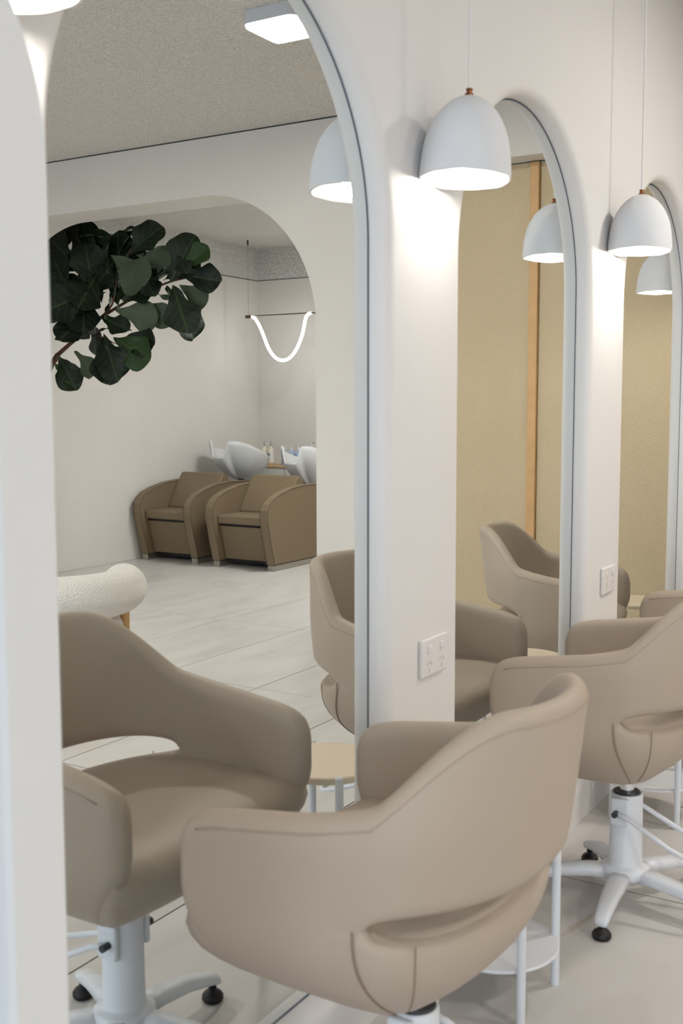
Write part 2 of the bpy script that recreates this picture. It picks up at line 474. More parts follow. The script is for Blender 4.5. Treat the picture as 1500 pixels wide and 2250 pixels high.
# end wall with the wide arch to the wash room and a recess for the woven panels
def arch_profile():
    ya, yb, R = -2.316, -5.3, 0.83
    pts = []
    for i in range(25):
        a = PI / 2 * i / 24
        pts.append((ya - R + R * math.cos(a), ZTOP - R + R * math.sin(a)))
    for i in range(25):
        a = PI / 2 + PI / 2 * i / 24
        pts.append((yb + R + R * math.cos(a), ZTOP - R + R * math.sin(a)))
    return [(ya, 0)] + pts + [(yb, 0)]
REC_Y = -1.75
bm = bmesh.new()
ap = arch_profile()
def fy(x):
    # panel face at x, going from the recess edge to back wall, around the arch
    outer = [(REC_Y, 0)] + []
    return outer
for x in (XA, XA2):
    inner = [bm.verts.new((x, y, z)) for y, z in ap]
    out = [bm.verts.new((x, REC_Y if i < len(ap) // 2 else YW, z if i in (0, len(ap) - 1) else (z))) for i, (y, z) in enumerate(ap)]
    top = [bm.verts.new((x, y, ZC)) for y, z in ap]
    half = len(ap) // 2
    for i in range(len(ap) - 1):
        a, b = ap[i], ap[i + 1]
        if abs(a[0] - b[0]) < 1e-6:    # vertical run
            bm.faces.new((inner[i], inner[i + 1], out[i + 1], out[i]))
        else:
            bm.faces.new((inner[i], inner[i + 1], top[i + 1], top[i]))
    # side strips above the jambs
    i = 1
    v = [bm.verts.new(p) for p in ((x, ap[1][0], ap[1][1]), (x, REC_Y, ap[1][1]), (x, REC_Y, ZC), (x, ap[1][0], ZC))]; bm.faces.new(v)
    e_ = ap[-2]
    v = [bm.verts.new(p) for p in ((x, e_[0], e_[1]), (x, YW, e_[1]), (x, YW, ZC), (x, e_[0], ZC))]; bm.faces.new(v)
for (a, b) in zip(ap, ap[1:]):
    v = [bm.verts.new(p) for p in ((XA, a[0], a[1]), (XA2, a[0], a[1]), (XA2, b[0], b[1]), (XA, b[0], b[1]))]; bm.faces.new(v)
# bulkhead above the recess, recess soffit, side and back
XR = 5.76
def quad(*ps): bm.faces.new([bm.verts.new(p) for p in ps])
quad((XA, REC_Y, ZTOP), (XA, 0, ZTOP), (XA, 0, ZC), (XA, REC_Y, ZC))
quad((XA, REC_Y, ZTOP), (XA, 0, ZTOP), (XA2, 0, ZTOP), (XA2, REC_Y, ZTOP))
quad((XA, REC_Y, 0), (XA2, REC_Y, 0), (XA2, REC_Y, ZTOP), (XA, REC_Y, ZTOP))
quad((XA2, REC_Y, 0), (XA2, 0, 0), (XA2, 0, ZC), (XA2, REC_Y, ZC))
endwall = struct(obj('wall_right', bm, M_CREAM, merge=True))
for p in endwall.data.polygons: p.use_smooth = False
bm = tube([(XA - .001, 0, ZC - .003), (XA - .001, -2, ZC - .004), (XA - .001, YW, ZC - .003)], 0.004, 6)
struct(obj('trim_1', bm, M_DARK))

# wash room side: far wall, its stucco band, inner return wall
struct(obj('wall_wash_far', box(XW, XW + .1, YW, -1.9, 0, 2.765), M_CREAM))
struct(obj('wall_wash_far_band', box(XW - .004, XW + .1, YW, -1.9, 2.765, ZC), M_STUCCO))
struct(obj('wall_wash_side_band', box(XA2, XW, YW - .05, YW + .004, 2.765, ZC), M_STUCCO))
struct(obj('wall_wash_return', box(XA2, XW + .1, -1.9, -1.8, 0, ZC), M_CREAM))
struct(obj('trim_2', tube([(XA2, YW + .005, 2.765), (XW - .005, YW + .005, 2.765), (XW - .005, -1.9, 2.765)], 0.004, 6), M_DARK))

# woven straw screen in the recess
scr = empty('woven_screen', (XR, -0.9, 0)); tag(scr, 'woven straw screen with an upright timber batten under the white bulkhead', 'screen')
obj('woven_panel', box(0.0, 0.02, -0.84, -0.13, 0.003, ZTOP - .004), M_WEAVE, scr)
obj('woven_panel', box(0.0, 0.02, -0.075, 0.80, 0.003, ZTOP - .004), M_WEAVE, scr)
obj('batten', box(-0.022, 0.02, -0.128, -0.077, 0.003, ZTOP - .006, 0.004), M_OAK, scr)
obj('head_rail', box(-0.004, 0.022, -0.84, 0.80, ZTOP - .0035, ZTOP - .0005), M_DARK, scr)

# ------------------------------------------------------------------ salon chairs
def chair_inset(z): return 0.0 if z >= 0.56 else 0.135 * ((0.56 - z) / 0.16) ** 2.0
def chair_yf(z): return 0.262 if z > 0.6 else 0.262 - 0.15 * ((0.6 - z) / 0.20) ** 1.5
S_R = 0.52
SLOT_S = 0.43
def chair_plan(s, z, off):
    ins = chair_inset(z) + off
    lean = max(0, (z - 0.58)) / 0.36
    a = 0.328 - ins - 0.012 * lean * 0
    b = 0.255 + 0.055 * lean - ins * 0.9
    yc = -0.03
    if z < 0.6065 and abs(s) < SLOT_S: b -= 0.034 * (1 - (s / SLOT_S) ** 2)
    n = 2.15
    sg = 1 if s >= 0 else -1
    if abs(s) <= S_R:
        th = abs(s) / S_R * PI / 2
        x = a * sg * math.sin(th) ** (2 / n); y = yc - b * math.cos(th) ** (2 / n)
        # the upper back narrows a little
        x *= 1 - 0.16 * sstep((z - 0.72) / 0.22)
    else:
        t = (abs(s) - S_R) / (1 - S_R)
        x = a * sg; y = yc + t * (chair_yf(z) - yc)
        x *= 1 - 0.16 * sstep((z - 0.72) / 0.22) * (1 - t)
    return x, y
def chair_rim(s):
    x, y = chair_plan(s, 0.93, 0)
    t = sstep((-0.075 - y) / 0.225)
    z = 0.744 + 0.034 * max(0, min(1, (0.22 - y) / 0.25)) + 0.166 * t
    return z
def chair_slot(s):
    if abs(s) >= SLOT_S: return 0.606, 0.606
    h = (1 - abs(s / SLOT_S) ** 4) ** 0.45
    return 0.606 - 0.025 * h, 0.606 + 0.026 * h
def make_chair():
    root = empty('salon_chair')
    # columns of the shell
    S = []
    nr = 26
    for i in range(-nr, nr + 1): S.append(SLOT_S * i / nr)
    for t in (0.55, 0.62, 0.70, 0.78, 0.86, 0.92): S += [t, -t]
    ends = [(0.962, 0.0), (0.984, 0.35), (0.996, 0.7), (1.0, 1.0)]
    S = sorted(S)
    cols = [(-s, e) for s, e in reversed(ends)] + [(s, 0) for s in S] + ends
    TH = 0.058; ZI = 0.50; ZBOT = 0.405
    up, lo = [], []
    bm = bmesh.new()
    for s, e in cols:
        zr = chair_rim(s) - 0.05 * (1 - math.sqrt(max(0, 1 - (max(0, abs(s) - 0.86) / 0.14) ** 2)))
        zl, zh = chair_slot(s)
        th = TH * (1 - 0.12 * sstep((chair_rim(s) - .75) / .2))
        o0 = e * th * 0.42; o1 = th - e * th * 0.42
        zr -= e * 0.012
        U = []
        nu = 9
        zt = zr - th / 2
        for i in range(nu): z = zh + (zt - zh) * i / (nu - 1); U.append((*chair_plan(s, z, o0), z))
        for i in range(1, 6):
            a = PI * i / 6
            off = (o0 + o1) / 2 - math.cos(a) * (o1 - o0) / 2
            zz = zt + math.sin(a) * (o1 - o0) / 2
            x, y = chair_plan(s, zt, off); U.append((x, y, zz))
        for i in range(nu): z = zt + (zh - zt) * i / (nu - 1); U.append((*chair_plan(s, z, o1), z))
        up.append([bm.verts.new(p) for p in U])
        Lw = []
        for i in range(9): z = ZBOT + (zl - ZBOT) * (i / 8) ** 0.9; Lw.append((*chair_plan(s, z, o0), z))
        for i in range(4): z = zl + (ZI - zl) * i / 3; Lw.append((*chair_plan(s, z, o1), z))
        lo.append([bm.verts.new(p) for p in Lw])
    for j in range(len(cols) - 1):
        for A in (up, lo):
            for i in range(len(A[0]) - 1):
                if A is lo and i == 8: continue
                bm.faces.new((A[j][i], A[j + 1][i], A[j + 1][i + 1], A[j][i + 1]))
        sa, sb = cols[j][0], cols[j + 1][0]
        if min(sa, sb) >= -SLOT_S - 1e-6 and max(sa, sb) <= SLOT_S + 1e-6:
            bm.faces.new((up[j][0], up[j][-1], up[j + 1][-1], up[j + 1][0]))
            bm.faces.new((lo[j][8], lo[j + 1][8], lo[j + 1][9], lo[j][9]))
    # front caps of the arms
    for j in (0, -1):
        A = up[j]; n = len(A)
        for i in range(n // 2):
            if A[i] is not A[n - 1 - i] and i + 1 < n - 1 - i - 1 + 1:
                k0, k1 = i, i + 1; q0, q1 = n - 1 - i, n - 2 - i
                if k1 == q1: bm.faces.new((A[k0], A[k1], A[q0]))
                elif k1 < q1: bm.faces.new((A[k0], A[k1], A[q1], A[q0]))
        B = lo[j]
        bm.faces.new((B[8], B[9], B[10], B[7])); bm.faces.new((B[7], B[10], B[11], B[6])); bm.faces.new((B[6], B[11], B[12], B[5]))
    obj('shell', bm, M_LEATHER, root, smooth=True, subsurf=1, merge=True)
    # seat bucket: closed rings
    bm = bmesh.new()
    def ring(z, inset, yfr):
        pts = []
        for i in range(49):
            x, y = chair_plan(-1 + 2 * i / 48, min(z, 0.60), inset); 
            f = chair_yf(min(z, 0.60))
            if y > -0.03: y = -0.03 + (y + 0.03) * (yfr + 0.03) / (f + 0.03)
            pts.append((x, y, z))
        xr, yr = pts[-1][0], pts[-1][1]
        for i in range(1, 20):
            t = i / 20
            pts.append((xr * (1 - 2 * t), yr + 0.026 * math.sin(PI * t) ** 0.6, z))
        return [bm.verts.new(p) for p in pts]
    rings = []
    for z, ins, yfr in ((0.392, 0.05, .06), (0.398, 0.02, .10), (0.408, 0.006, .125), (0.425, 0.004, .150), (0.445, 0.004, .178), (0.465, 0.004, .204), (0.49, 0.004, .226), (0.515, 0.005, .238), (0.54, 0.007, .244), (0.558, 0.010, .240), (0.572, 0.015, .226), (0.581, 0.025, .205), (0.588, 0.040, .170), (0.591, 0.07, .12), (0.589, 0.11, .06), (0.585, 0.16, 0.0), (0.583, 0.20, -.03)):
        rings.append(ring(z, ins, yfr))
    n = len(rings[0])
    for a, b in zip(rings, rings[1:]):
        for i in range(n): bm.faces.new((a[i], a[(i + 1) % n], b[(i + 1) % n], b[i]))
    bm.faces.new(rings[0][::-1]); bm.faces.new(rings[-1])
    seat = obj('seat', bm, M_LEATHER, root, smooth=True)
    # seams: rim piping and the two stitched lines below the slot ends
    pts = []
    for s, e in cols:
        if abs(s) > 0.93: continue
        zr = chair_rim(s) - 0.05 * (1 - math.sqrt(max(0, 1 - (max(0, abs(s) - 0.86) / 0.14) ** 2))) - e * .012
        x, y = chair_plan(s, zr - 0.026, 0.0006); pts.append((x, y, zr - 0.026))
    obj('piping', tube(pts, 0.0016, 6), M_PIPE, root, smooth=True)
    for sg in (-1, 1):
        pts = []
        for i in range(10):
            t = i / 9
            s = sg * (SLOT_S + 0.022 - 0.085 * t * t)
            z = 0.606 - 0.19 * t
            x, y = chair_plan(s, z, -0.0004); pts.append((x, y, z))
        obj('seam', tube(pts, 0.0018, 6), M_SEAM, root, smooth=True)
        pts = []
        for i in range(8):
            t = i / 7; s = sg * (SLOT_S - 0.115); z = chair_slot(s)[0] - 0.165 * t
            x, y = chair_plan(s, z, -0.0002); pts.append((x, y, z))
        obj('seam', tube(pts, 0.0013, 6), M_SEAM, root, smooth=True)
        # inner seam between back and arm
        pts = []
        for i in range(8):
            t = i / 7; s = sg * 0.545; z = chair_rim(s) - 0.035 - (chair_rim(s) - 0.035 - 0.605) * t
            x, y = chair_plan(s, z, 0.056); pts.append((x, y, z))
        obj('seam', tube(pts, 0.0013, 6), M_SEAM, root, smooth=True)
    return root
def make_base(root, foot_deg):
    obj('piston', lathe([(0.0, 0.285), (0.021, 0.285), (0.021, 0.400), (0.0, 0.400)], 20), M_CHROME, root, smooth=False)
    pump = obj('pump_column', lathe([(0, .055), (0.04, .055), (0.062, 0.075), (0.069, 0.083), (0.069, 0.10), (0.062, 0.108), (0.049, 0.112), (0.047, 0.118), (0.045, 0.315), (0.043, 0.319), (0, 0.319)], 32), M_ENAMEL, root, smooth=True)
    obj('collar', lathe([(0, 0.3192), (0.040, 0.3192), (0.037, 0.324), (0, 0.324)], 24), M_DARK, pump)
    for sg in (-1, 1):
        br = obj('bracket', box(sg * 0.043, sg * 0.058, -0.022, 0.03, 0.235, 0.315, 0.006), M_ENAMEL, pump, smooth=False)
        obj('pivot_bolt', tube([(sg * 0.05, 0.012, 0.272), (sg * 0.079, 0.012, 0.272)], 0.0085, 10), M_DARK, br)
    # foot pump lever: a white loop reaching out behind the chair
    P_ = []
    for sx in (-1, 1):
        seq = [(sx * 0.064, 0.012, 0.272), (sx * 0.066, -0.03, 0.262), (sx * 0.075, -0.14, 0.205), (sx * 0.08, -0.235, 0.172)]
        P_.append(seq)
    path = P_[0] + [(-0.07, -0.268, 0.165), (-0.045, -0.282, 0.163), (0.045, -0.282, 0.163), (0.07, -0.268, 0.165)] + P_[1][::-1]
    obj('pump_lever', tube(path, 0.0075, 8), M_ENAMEL, root, smooth=True)
    for k in range(5):
        a = math.radians(foot_deg + 72 * k)
        ca, sa = math.cos(a), math.sin(a)
        bm = bmesh.new(); prev = None
        prof = [(0.035, 0.084, 0.030, 0.030), (0.10, 0.086, 0.027, 0.028), (0.18, 0.080, 0.024, 0.026), (0.235, 0.066, 0.021, 0.023), (0.275, 0.054, 0.019, 0.020), (0.284, 0.046, 0.014, 0.012)]
        rings = []
        for r, z, hw, hh in prof:
            ring = []
            for (u, v) in ((-1, -.7), (-.75, -1), (.75, -1), (1, -.7), (1, .5), (.6, 1), (-.6, 1), (-1, .5)):
                ring.append(bm.verts.new((r * ca - u * hw * sa, r * sa + u * hw * ca, z + v * hh * .6)))
            rings.append(ring)
        for A, B in zip(rings, rings[1:]):
            for i in range(8): bm.faces.new((A[i], A[(i + 1) % 8], B[(i + 1) % 8], B[i]))
        bm.faces.new(rings[0][::-1]); bm.faces.new(rings[-1])
        leg = obj('leg', bm, M_ENAMEL, root, smooth=True)
        obj('foot', lathe([(0, 0), (0.022, 0), (0.026, 0.006), (0.026, 0.014), (0.02, 0.022), (0.010, 0.026), (0.009, 0.045), (0, 0.045)], 18, loc=(0.268 * ca, 0.268 * sa, 0)), M_BLACK, leg, smooth=True)
chairs = []
specs = [((1.73, -0.36, 0), 0, 8, 'nearest tan leather salon chair, large in the foreground with its back to the camera'),
         ((3.045, -0.362, 0), 0, 184, 'tan salon chair second from the camera, facing the second arched mirror'),
         ((4.45, -0.40, 0), -9, 30, 'farthest tan salon chair, seen almost whole in the second arched mirror')]
proto = make_chair()
for i, (loc, rot, fd, lab) in enumerate(specs):
    r = proto if i == 0 else copy_tree(proto)
    chairs.append(r)
for (loc, rot, fd, lab), r in zip(specs, chairs):
    make_base(r, fd)
    r.location = loc; r.rotation_euler = (0, 0, math.radians(rot))
    for ch in r.children:
        if ch.name.split('.')[0] in ('shell', 'seat', 'piping', 'seam'): ch.location = (0, 0.035, -0.03 if rot else 0)
    tag(r, lab, 'chair', 'salon chairs at the mirrors')

# ------------------------------------------------------------------ small round tables
def make_table():
    root = empty('side_table')
    R = 0.152; H = 0.50
    obj('table_top', lathe([(0, H - .018), (R - .003, H - .018), (R, H - .015), (R, H - .003), (R - .003, H), (0, H)], 48), M_TRAV, root)
    obj('lower_shelf', lathe([(0, .124), (R - .002, .124), (R, .126), (R, .130), (R - .002, .132), (0, .132)], 48), M_ENAMEL, root)
    for k in range(4):
        a = PI / 4 + PI / 2 * k
        x, y = (R + .006) * math.cos(a), (R + .006) * math.sin(a)
        leg = obj('leg', tube([(x, y, 0.0), (x, y, H - .004), (x, y, H + .001), (x, y, H + .004)], [.0105, .0105, .0105, .007], 14), M_ENAMEL, root, smooth=False)
    return root
M_TRAV = mat('travertine', lin(230, 214, 188), 0.45, noise=(9, 0.06))
tp = make_table()
for i, (x, lab) in enumerate(((2.38, 'small round table with white legs just behind the nearest salon chair'),
                              (3.767, 'small round table with white legs behind the second salon chair'),
                              (5.15, 'small round table by the woven screen, seen in the right-hand mirror'))):
    t = tp if i == 0 else copy_tree(tp)
    t.location = (x, -0.243, 0)
    tag(t, lab, 'table', 'round side tables between the chairs')

# ------------------------------------------------------------------ pendant lamps
LX, LY, LZ, LR, LH = 2.3795, -0.154, 1.9406, 0.106, 0.190
def lamp_wob(a, k):
    f = max(0, 1 - k / 7)
    return (0.0014 * math.sin(3 * a + 1) + 0.0005 * math.sin(7 * a)), 0.0010 * f * (math.sin(4 * a + .6) + .5 * math.sin(9 * a + 2))
def make_lamp():
    root = empty('pendant_lamp')
    hs = [0, .04, .1, .2, .32, .45, .57, .68, .78, .86, .92, .965, .99, 1.0]
    def rad(h): return LR * (1 - 0.08 * h) * (1 - max(0, h) ** 2.9) ** 0.57
    prof = [(rad(h), h * LH) for h in hs[:-1]] + [(0.0, LH)]
    sh = obj('shade', lathe(prof, 56, lamp_wob), M_CLAY, root, smooth=True)
    inn = [(max(0.0, rad(h) - 0.005) if h < .99 else 0.0, h * (LH - .005)) for h in hs[:-1]]
    inn[-1] = (0.0, LH - .006)
    bmi = lathe(inn, 56, lamp_wob)
    # rim between outside and inside
    i_ = obj('shade_lining', bmi, M_CLAYIN, sh, smooth=True)
    rim = bmesh.new(); A = []; B = []
    for i in range(56):
        a = 2 * PI * i / 56; dr, dz_ = lamp_wob(a, 0)
        A.append(rim.verts.new(((LR + dr) * math.cos(a), (LR + dr) * math.sin(a), dz_)))
        B.append(rim.verts.new(((LR - .005 + dr) * math.cos(a), (LR - .005 + dr) * math.sin(a), dz_)))
    for i in range(56): j = (i + 1) % 56; rim.faces.new((A[i], A[j], B[j], B[i]))
    obj('rim', rim, M_CLAYIN, sh)
    obj('bulb', lathe([(0, .035), (.02, .04), (.032, .058), (.033, .072), (.024, .092), (.014, .108), (.014, .125), (0, .125)], 24), M_BULB, root, smooth=True)
    obj('fitting', lathe([(0, LH - .001), (.010, LH - .001), (.010, LH + .004), (.0065, LH + .006), (.0065, LH + .011), (.008, LH + .012), (.008, LH + .015), (0, LH + .016)], 18), M_BRASS, root)
    obj('cord', tube([(0, 0, LH + .014), (0, 0, 0.7), (0, 0, ZC - LZ - .012)], 0.003, 8), M_PLASTIC, root)
    obj('ceiling_rose', lathe([(0, ZC - LZ - .028), (.03, ZC - LZ - .026), (.045, ZC - LZ - .001), (0, ZC - LZ - .001)], 28), M_PLASTIC, root, smooth=False)
    return root
lp = make_lamp()
lab = {-1: 'white clay pendant lamp cut off at the top left corner', 0: 'largest white clay pendant lamp, over the nearest wall pier',
       1: 'smaller white clay pendant lamp at the right picture edge', 2: 'white clay pendant lamp seen only in the right-hand mirror'}
for k in (0, -1, 1, 2):
    l_ = lp if k == 0 else copy_tree(lp)
    l_.location = (LX + PITCH * k, LY, LZ)
    R3 = Euler({0: (math.radians(1), math.radians(3), 0), 1: (0, math.radians(2), 0)}.get(k, (0, 0, 0))).to_matrix()
    for ch in l_.children:
        if ch.name.split('.')[0] in ('shade', 'bulb', 'fitting'):
            ch.rotation_euler = R3.to_euler(); pv = Vector((0, 0, LH)); ch.location = pv - R3 @ pv
    tag(l_, lab[k], 'lamp', 'pendant lamps along the mirror wall')
    d = bpy.data.lights.new('pendant_light', 'POINT'); d.energy = 3.1; d.shadow_soft_size = 0.03; d.color = (1.0, 0.945, 0.87)
    o = bpy.data.objects.new('pendant_light', d); C.objects.link(o); o.location = (0, 0, 0.022); o.parent = l_

# ------------------------------------------------------------------ power sockets
def make_socket():
    root = empty('power_socket')
    obj('plate', box(-.07, .07, -.012, 0, -.047, .047, 0.004), M_PLASTIC, root)
    for sx in (-1, 1):
        sw = obj('switch', box(sx * .034 - .009, sx * .034 + .009, -.0165, -.0118, .012, .030, 0.002), M_PLASTIC, root)
        for (dx, dz, ang) in ((-.009, -.014, 30), (.009, -.014, -30), (0, -.031, 0)):
            b = box(-.0016, .0016, -.0128, -.0119, -.006, .006)
            bmesh.ops.rotate(b, verts=b.verts, cent=(0, 0, 0), matrix=Matrix.Rotation(math.radians(ang), 3, 'Y'))
            bmesh.ops.translate(b, verts=b.verts, vec=(sx * .034 + dx, 0, dz))
            obj('pin_slot', b, M_HOLE, root)
    return root
sp = make_socket()
for k, lab_ in ((0, 'white double power socket on the nearest wall pier'), (1, 'white double power socket on the far wall pier')):
    s_ = sp if k == 0 else copy_tree(sp)
    s_.location = (2.4065 + PITCH * k, -DF, 0.809)
    tag(s_, lab_, 'power socket', 'power sockets between the mirrors')

# ------------------------------------------------------------------ arched frame close to the camera at the left picture edge
fr = empty('freestanding_arch', (0.5425, -0.4, 0)); tag(fr, 'tall white arch-topped frame standing at the left picture edge', 'frame')
def arch_pts(hw, z0, zs, r, rb, n=14):
    pts = []
    for i in range(n + 1):
        a = 1.0 * PI + PI / 2 * i / n
        pts.append((-hw + rb + rb * math.cos(a), z0 + rb + rb * math.sin(a)))
    for i in range(n + 1):
        a = 1.5 * PI + PI / 2 * i / n
        pts.append((hw - rb + rb * math.cos(a), z0 + rb + rb * math.sin(a)))
    for i in range(n + 1):
        a = PI / 2 * i / n
        pts.append((hw - r + r * math.cos(a), zs + r * math.sin(a)))
    for i in range(n + 1):
        a = PI / 2 + PI / 2 * i / n
        pts.append((-hw + r + r * math.cos(a), zs + r * math.sin(a)))
    return pts
outer = arch_pts(0.27, 0.0, 1.67, 0.25, 0.012); inner = arch_pts(0.190, 0.76, 1.64, 0.175, 0.05)
bm = bmesh.new()
layers = [(outer, 0.03), (outer, -0.012), ([(x * .975, z) for x, z in outer], -0.02), ([(x * 1.02, z) for x, z in inner], -0.02), (inner, -0.012), (inner, 0.012)]
R_ = [[bm.verts.new((x, y, z)) for x, z in pts] for pts, y in layers]
n = len(R_[0])
for A, B in zip(R_, R_[1:]):
    for i in range(n): bm.faces.new((A[i], A[(i + 1) % n], B[(i + 1) % n], B[i]))
bm.faces.new(R_[0])
obj('frame', bm, M_FRAME, fr)
bm = bmesh.new(); bm.faces.new([bm.verts.new((x, 0.010, z)) for x, z in inner]); A = bm.faces[:] if False else None
obj('inset_panel', prism(inner, 'y', 0.008, 0.014), M_PANEL, fr)
bm.free()

# ------------------------------------------------------------------ ceiling light (main room)
def make_ceiling_light(loc, rz, lab_):
    root = empty('ceiling_light', loc, rz); tag(root, lab_, 'ceiling light', 'ceiling lights')
    def rsq(h, r, n=8):
        pts = []
        for cx, cy, a0 in ((h - r, h - r, 0), (-h + r, h - r, PI / 2), (-h + r, -h + r, PI), (h - r, -h + r, 1.5 * PI)):
            for i in range(n + 1): a = a0 + PI / 2 * i / n; pts.append((cx + r * math.cos(a), cy + r * math.sin(a)))
        return pts
    obj('housing', prism(rsq(.135, .04), 'z', -0.055, -0.0005), M_FIXT, root)
    obj('diffuser', prism(rsq(.131, .037), 'z', -0.068, -0.0555, 0.004), M_LED, root)
    d = bpy.data.lights.new('panel_light', 'AREA'); d.shape = 'SQUARE'; d.size = 0.24; d.energy = 34; d.color = (1.0, 0.955, 0.895)
    o = bpy.data.objects.new('panel_light', d); C.objects.link(o); o.parent = root; o.location = (0, 0, -0.0685)
    return root
make_ceiling_light((4.08, -1.50, ZC), 0, 'glowing square ceiling light near the top of the largest mirror')
make_ceiling_light((1.2, -3.2, ZC), 0, 'unseen square ceiling light added to brighten the waiting side')  # added out of view for more light in the main room
make_ceiling_light((3.1, -3.7, ZC), 0, 'unseen square ceiling light added to brighten the arch wall')  # extra unseen fixture, added to lift the end wall around the arch
make_ceiling_light((7.6, -3.3, ZC), 0, 'unseen square ceiling light added to brighten the wash room')  # added out of sight to raise the wash room brightness

# ------------------------------------------------------------------ wash chairs
def make_wash_chair():
    """front faces -x, width along y from -0.33 to 0.33, origin at the front foot line"""
    root = empty('wash_lounge')
    def arm_profile(d):
        out = [(0.0 + d, 0.055), (-0.055 + d, 0.25), (-0.105 + d, 0.455), (-0.10 + d, 0.535)]
        out += [(-0.065 + d, 0.59), (0.0 + d * .8, 0.635 - d * .6), (0.12, 0.675 - d), (0.30, 0.712 - d), (0.50, 0.727 - d), (0.72, 0.722 - d), (0.86, 0.712 - d), (0.88, 0.66), (0.86, 0.055)]
        return out
    for sg in (-1, 1):
        y0, y1 = sg * 0.255, sg * 0.335
        a_ = obj('armrest', prism(arm_profile(0), 'y', min(y0, y1), max(y0, y1), 0.010, 3), M_OLIVE, root)
        for yy in (y0, y1):
            pts = [(x, yy, z) for x, z in arm_profile(0.006)[:11]]
            obj('piping', tube(pts, 0.0035, 6), M_OLIVED, a_)
        obj('skid', box(0.0, 0.85, sg * 0.262, sg * 0.328, 0, 0.052, 0.004, 1), M_STEEL, root)
    obj('front_panel', prism([(0.085, 0.07), (0.0, 0.37), (0.03, 0.372), (0.82, 0.372), (0.82, 0.07)], 'y', -0.252, 0.252, 0.008), M_OLIVE, root)
    obj('seat_gap', box(0.01, 0.8, -0.25, 0.25, 0.372, 0.392), M_BLACK, root)
    obj('seat_cushion', box(-0.035, 0.50, -0.253, 0.253, 0.393, 0.47, 0.016, 3), M_OLIVE, root)
    prof = [(0.30, 0.471), (0.30, 0.49), (0.36, 0.60), (0.43, 0.70), (0.50, 0.795), (0.53, 0.80), (0.585, 0.765), (0.60, 0.72), (0.62, 0.471)]
    obj('backrest', prism(prof, 'y', -0.252, 0.252, 0.012, 3), M_OLIVE, root)
    obj('base_plate', box(0.12, 0.80, -0.25, 0.25, 0.035, 0.07), M_BLACK, root)
    # basin column
    obj('basin_stand', tube([(1.12, 0, 0.002), (1.12, 0, 0.72)], 0.03, 14), M_BLACK, root)
    obj('stand_foot', lathe([(0, 0), (.14, 0), (.14, .012), (0, .018)], 28, loc=(1.12, 0, 0)), M_BLACK, root)
    obj('stand_arm', box(0.80, 1.13, -.03, .03, .15, .19), M_BLACK, root)
    # basin: bowl with a neck notch at the front and two horns
    bm = bmesh.new()
    NA, NZ = 96, 12
    outer_r, inner_r = [], []
    def plan_pt(a, f):
        # a = 0 points to the front (-x)
        lx = 0.44 if math.cos(a) < 0 else 0.30
        x = 1.04 - math.cos(a) * lx * f; y = math.sin(a) * 0.255 * f
        return x, y
    def rimz(a):
        aa = abs((a + PI) % (2 * PI) - PI)
        notch = -0.15 * (1 - sstep((aa - 0.26) / 0.17))
        back = -0.21 * sstep((aa - 0.55) / (PI - 0.55))
        return 1.09 + notch + back
    for k in range(NZ + 1):
        t = k / NZ; ring = []
        for i in range(NA):
            a = 2 * PI * i / NA
            f = 0.22 + 0.78 * math.sin(t * PI / 2) ** 0.9
            x, y = plan_pt(a, f)
            x += 0.10 * (1 - t)
            z0 = 0.70
            z = z0 + (rimz(a) - z0) * (t ** 1.25)
            ring.append(bm.verts.new((x, y, z)))
        outer_r.append(ring)
    for k in range(NZ + 1):
        t = 1 - k / NZ; ring = []
        for i in range(NA):
            a = 2 * PI * i / NA
            f = 0.10 + 0.86 * math.sin(t * PI / 2) ** 0.9 - 0.03
            x, y = plan_pt(a, f)
            x += 0.10 * (1 - t)
            z = 0.735 + (rimz(a) + 0.004 - 0.735) * (t ** 1.25)
            ring.append(bm.verts.new((x, y, z)))
        outer_r.append(ring)
    for A, B in zip(outer_r, outer_r[1:]):
        for i in range(NA): bm.faces.new((A[i], A[(i + 1) % NA], B[(i + 1) % NA], B[i]))
    bm.faces.new(outer_r[0][::-1]); bm.faces.new(outer_r[-1])
    bas = obj('basin', bm, M_CERAMIC, root, smooth=True)
    obj('hose', tube([(1.30, -0.1, 0.78), (1.31, -0.1, 0.5), (1.28, -0.08, 0.05)], 0.008, 8), M_BLACK, bas)
    return root
wp = make_wash_chair()
w2 = copy_tree(wp)
wp.location = (7.79, -5.325, 0); w2.location = (7.76, -4.46, 0)
for ch in w2.children:
    if ch.name.startswith('basin') and not ch.name.startswith('basin_'): ch.location.z = -0.035
tag(wp, 'olive brown wash lounge with white basin beside the plain wall', 'wash chair', 'wash lounges in the mirror')
tag(w2, 'olive brown wash lounge with white basin half hidden by the arch', 'wash chair', 'wash lounges in the mirror')

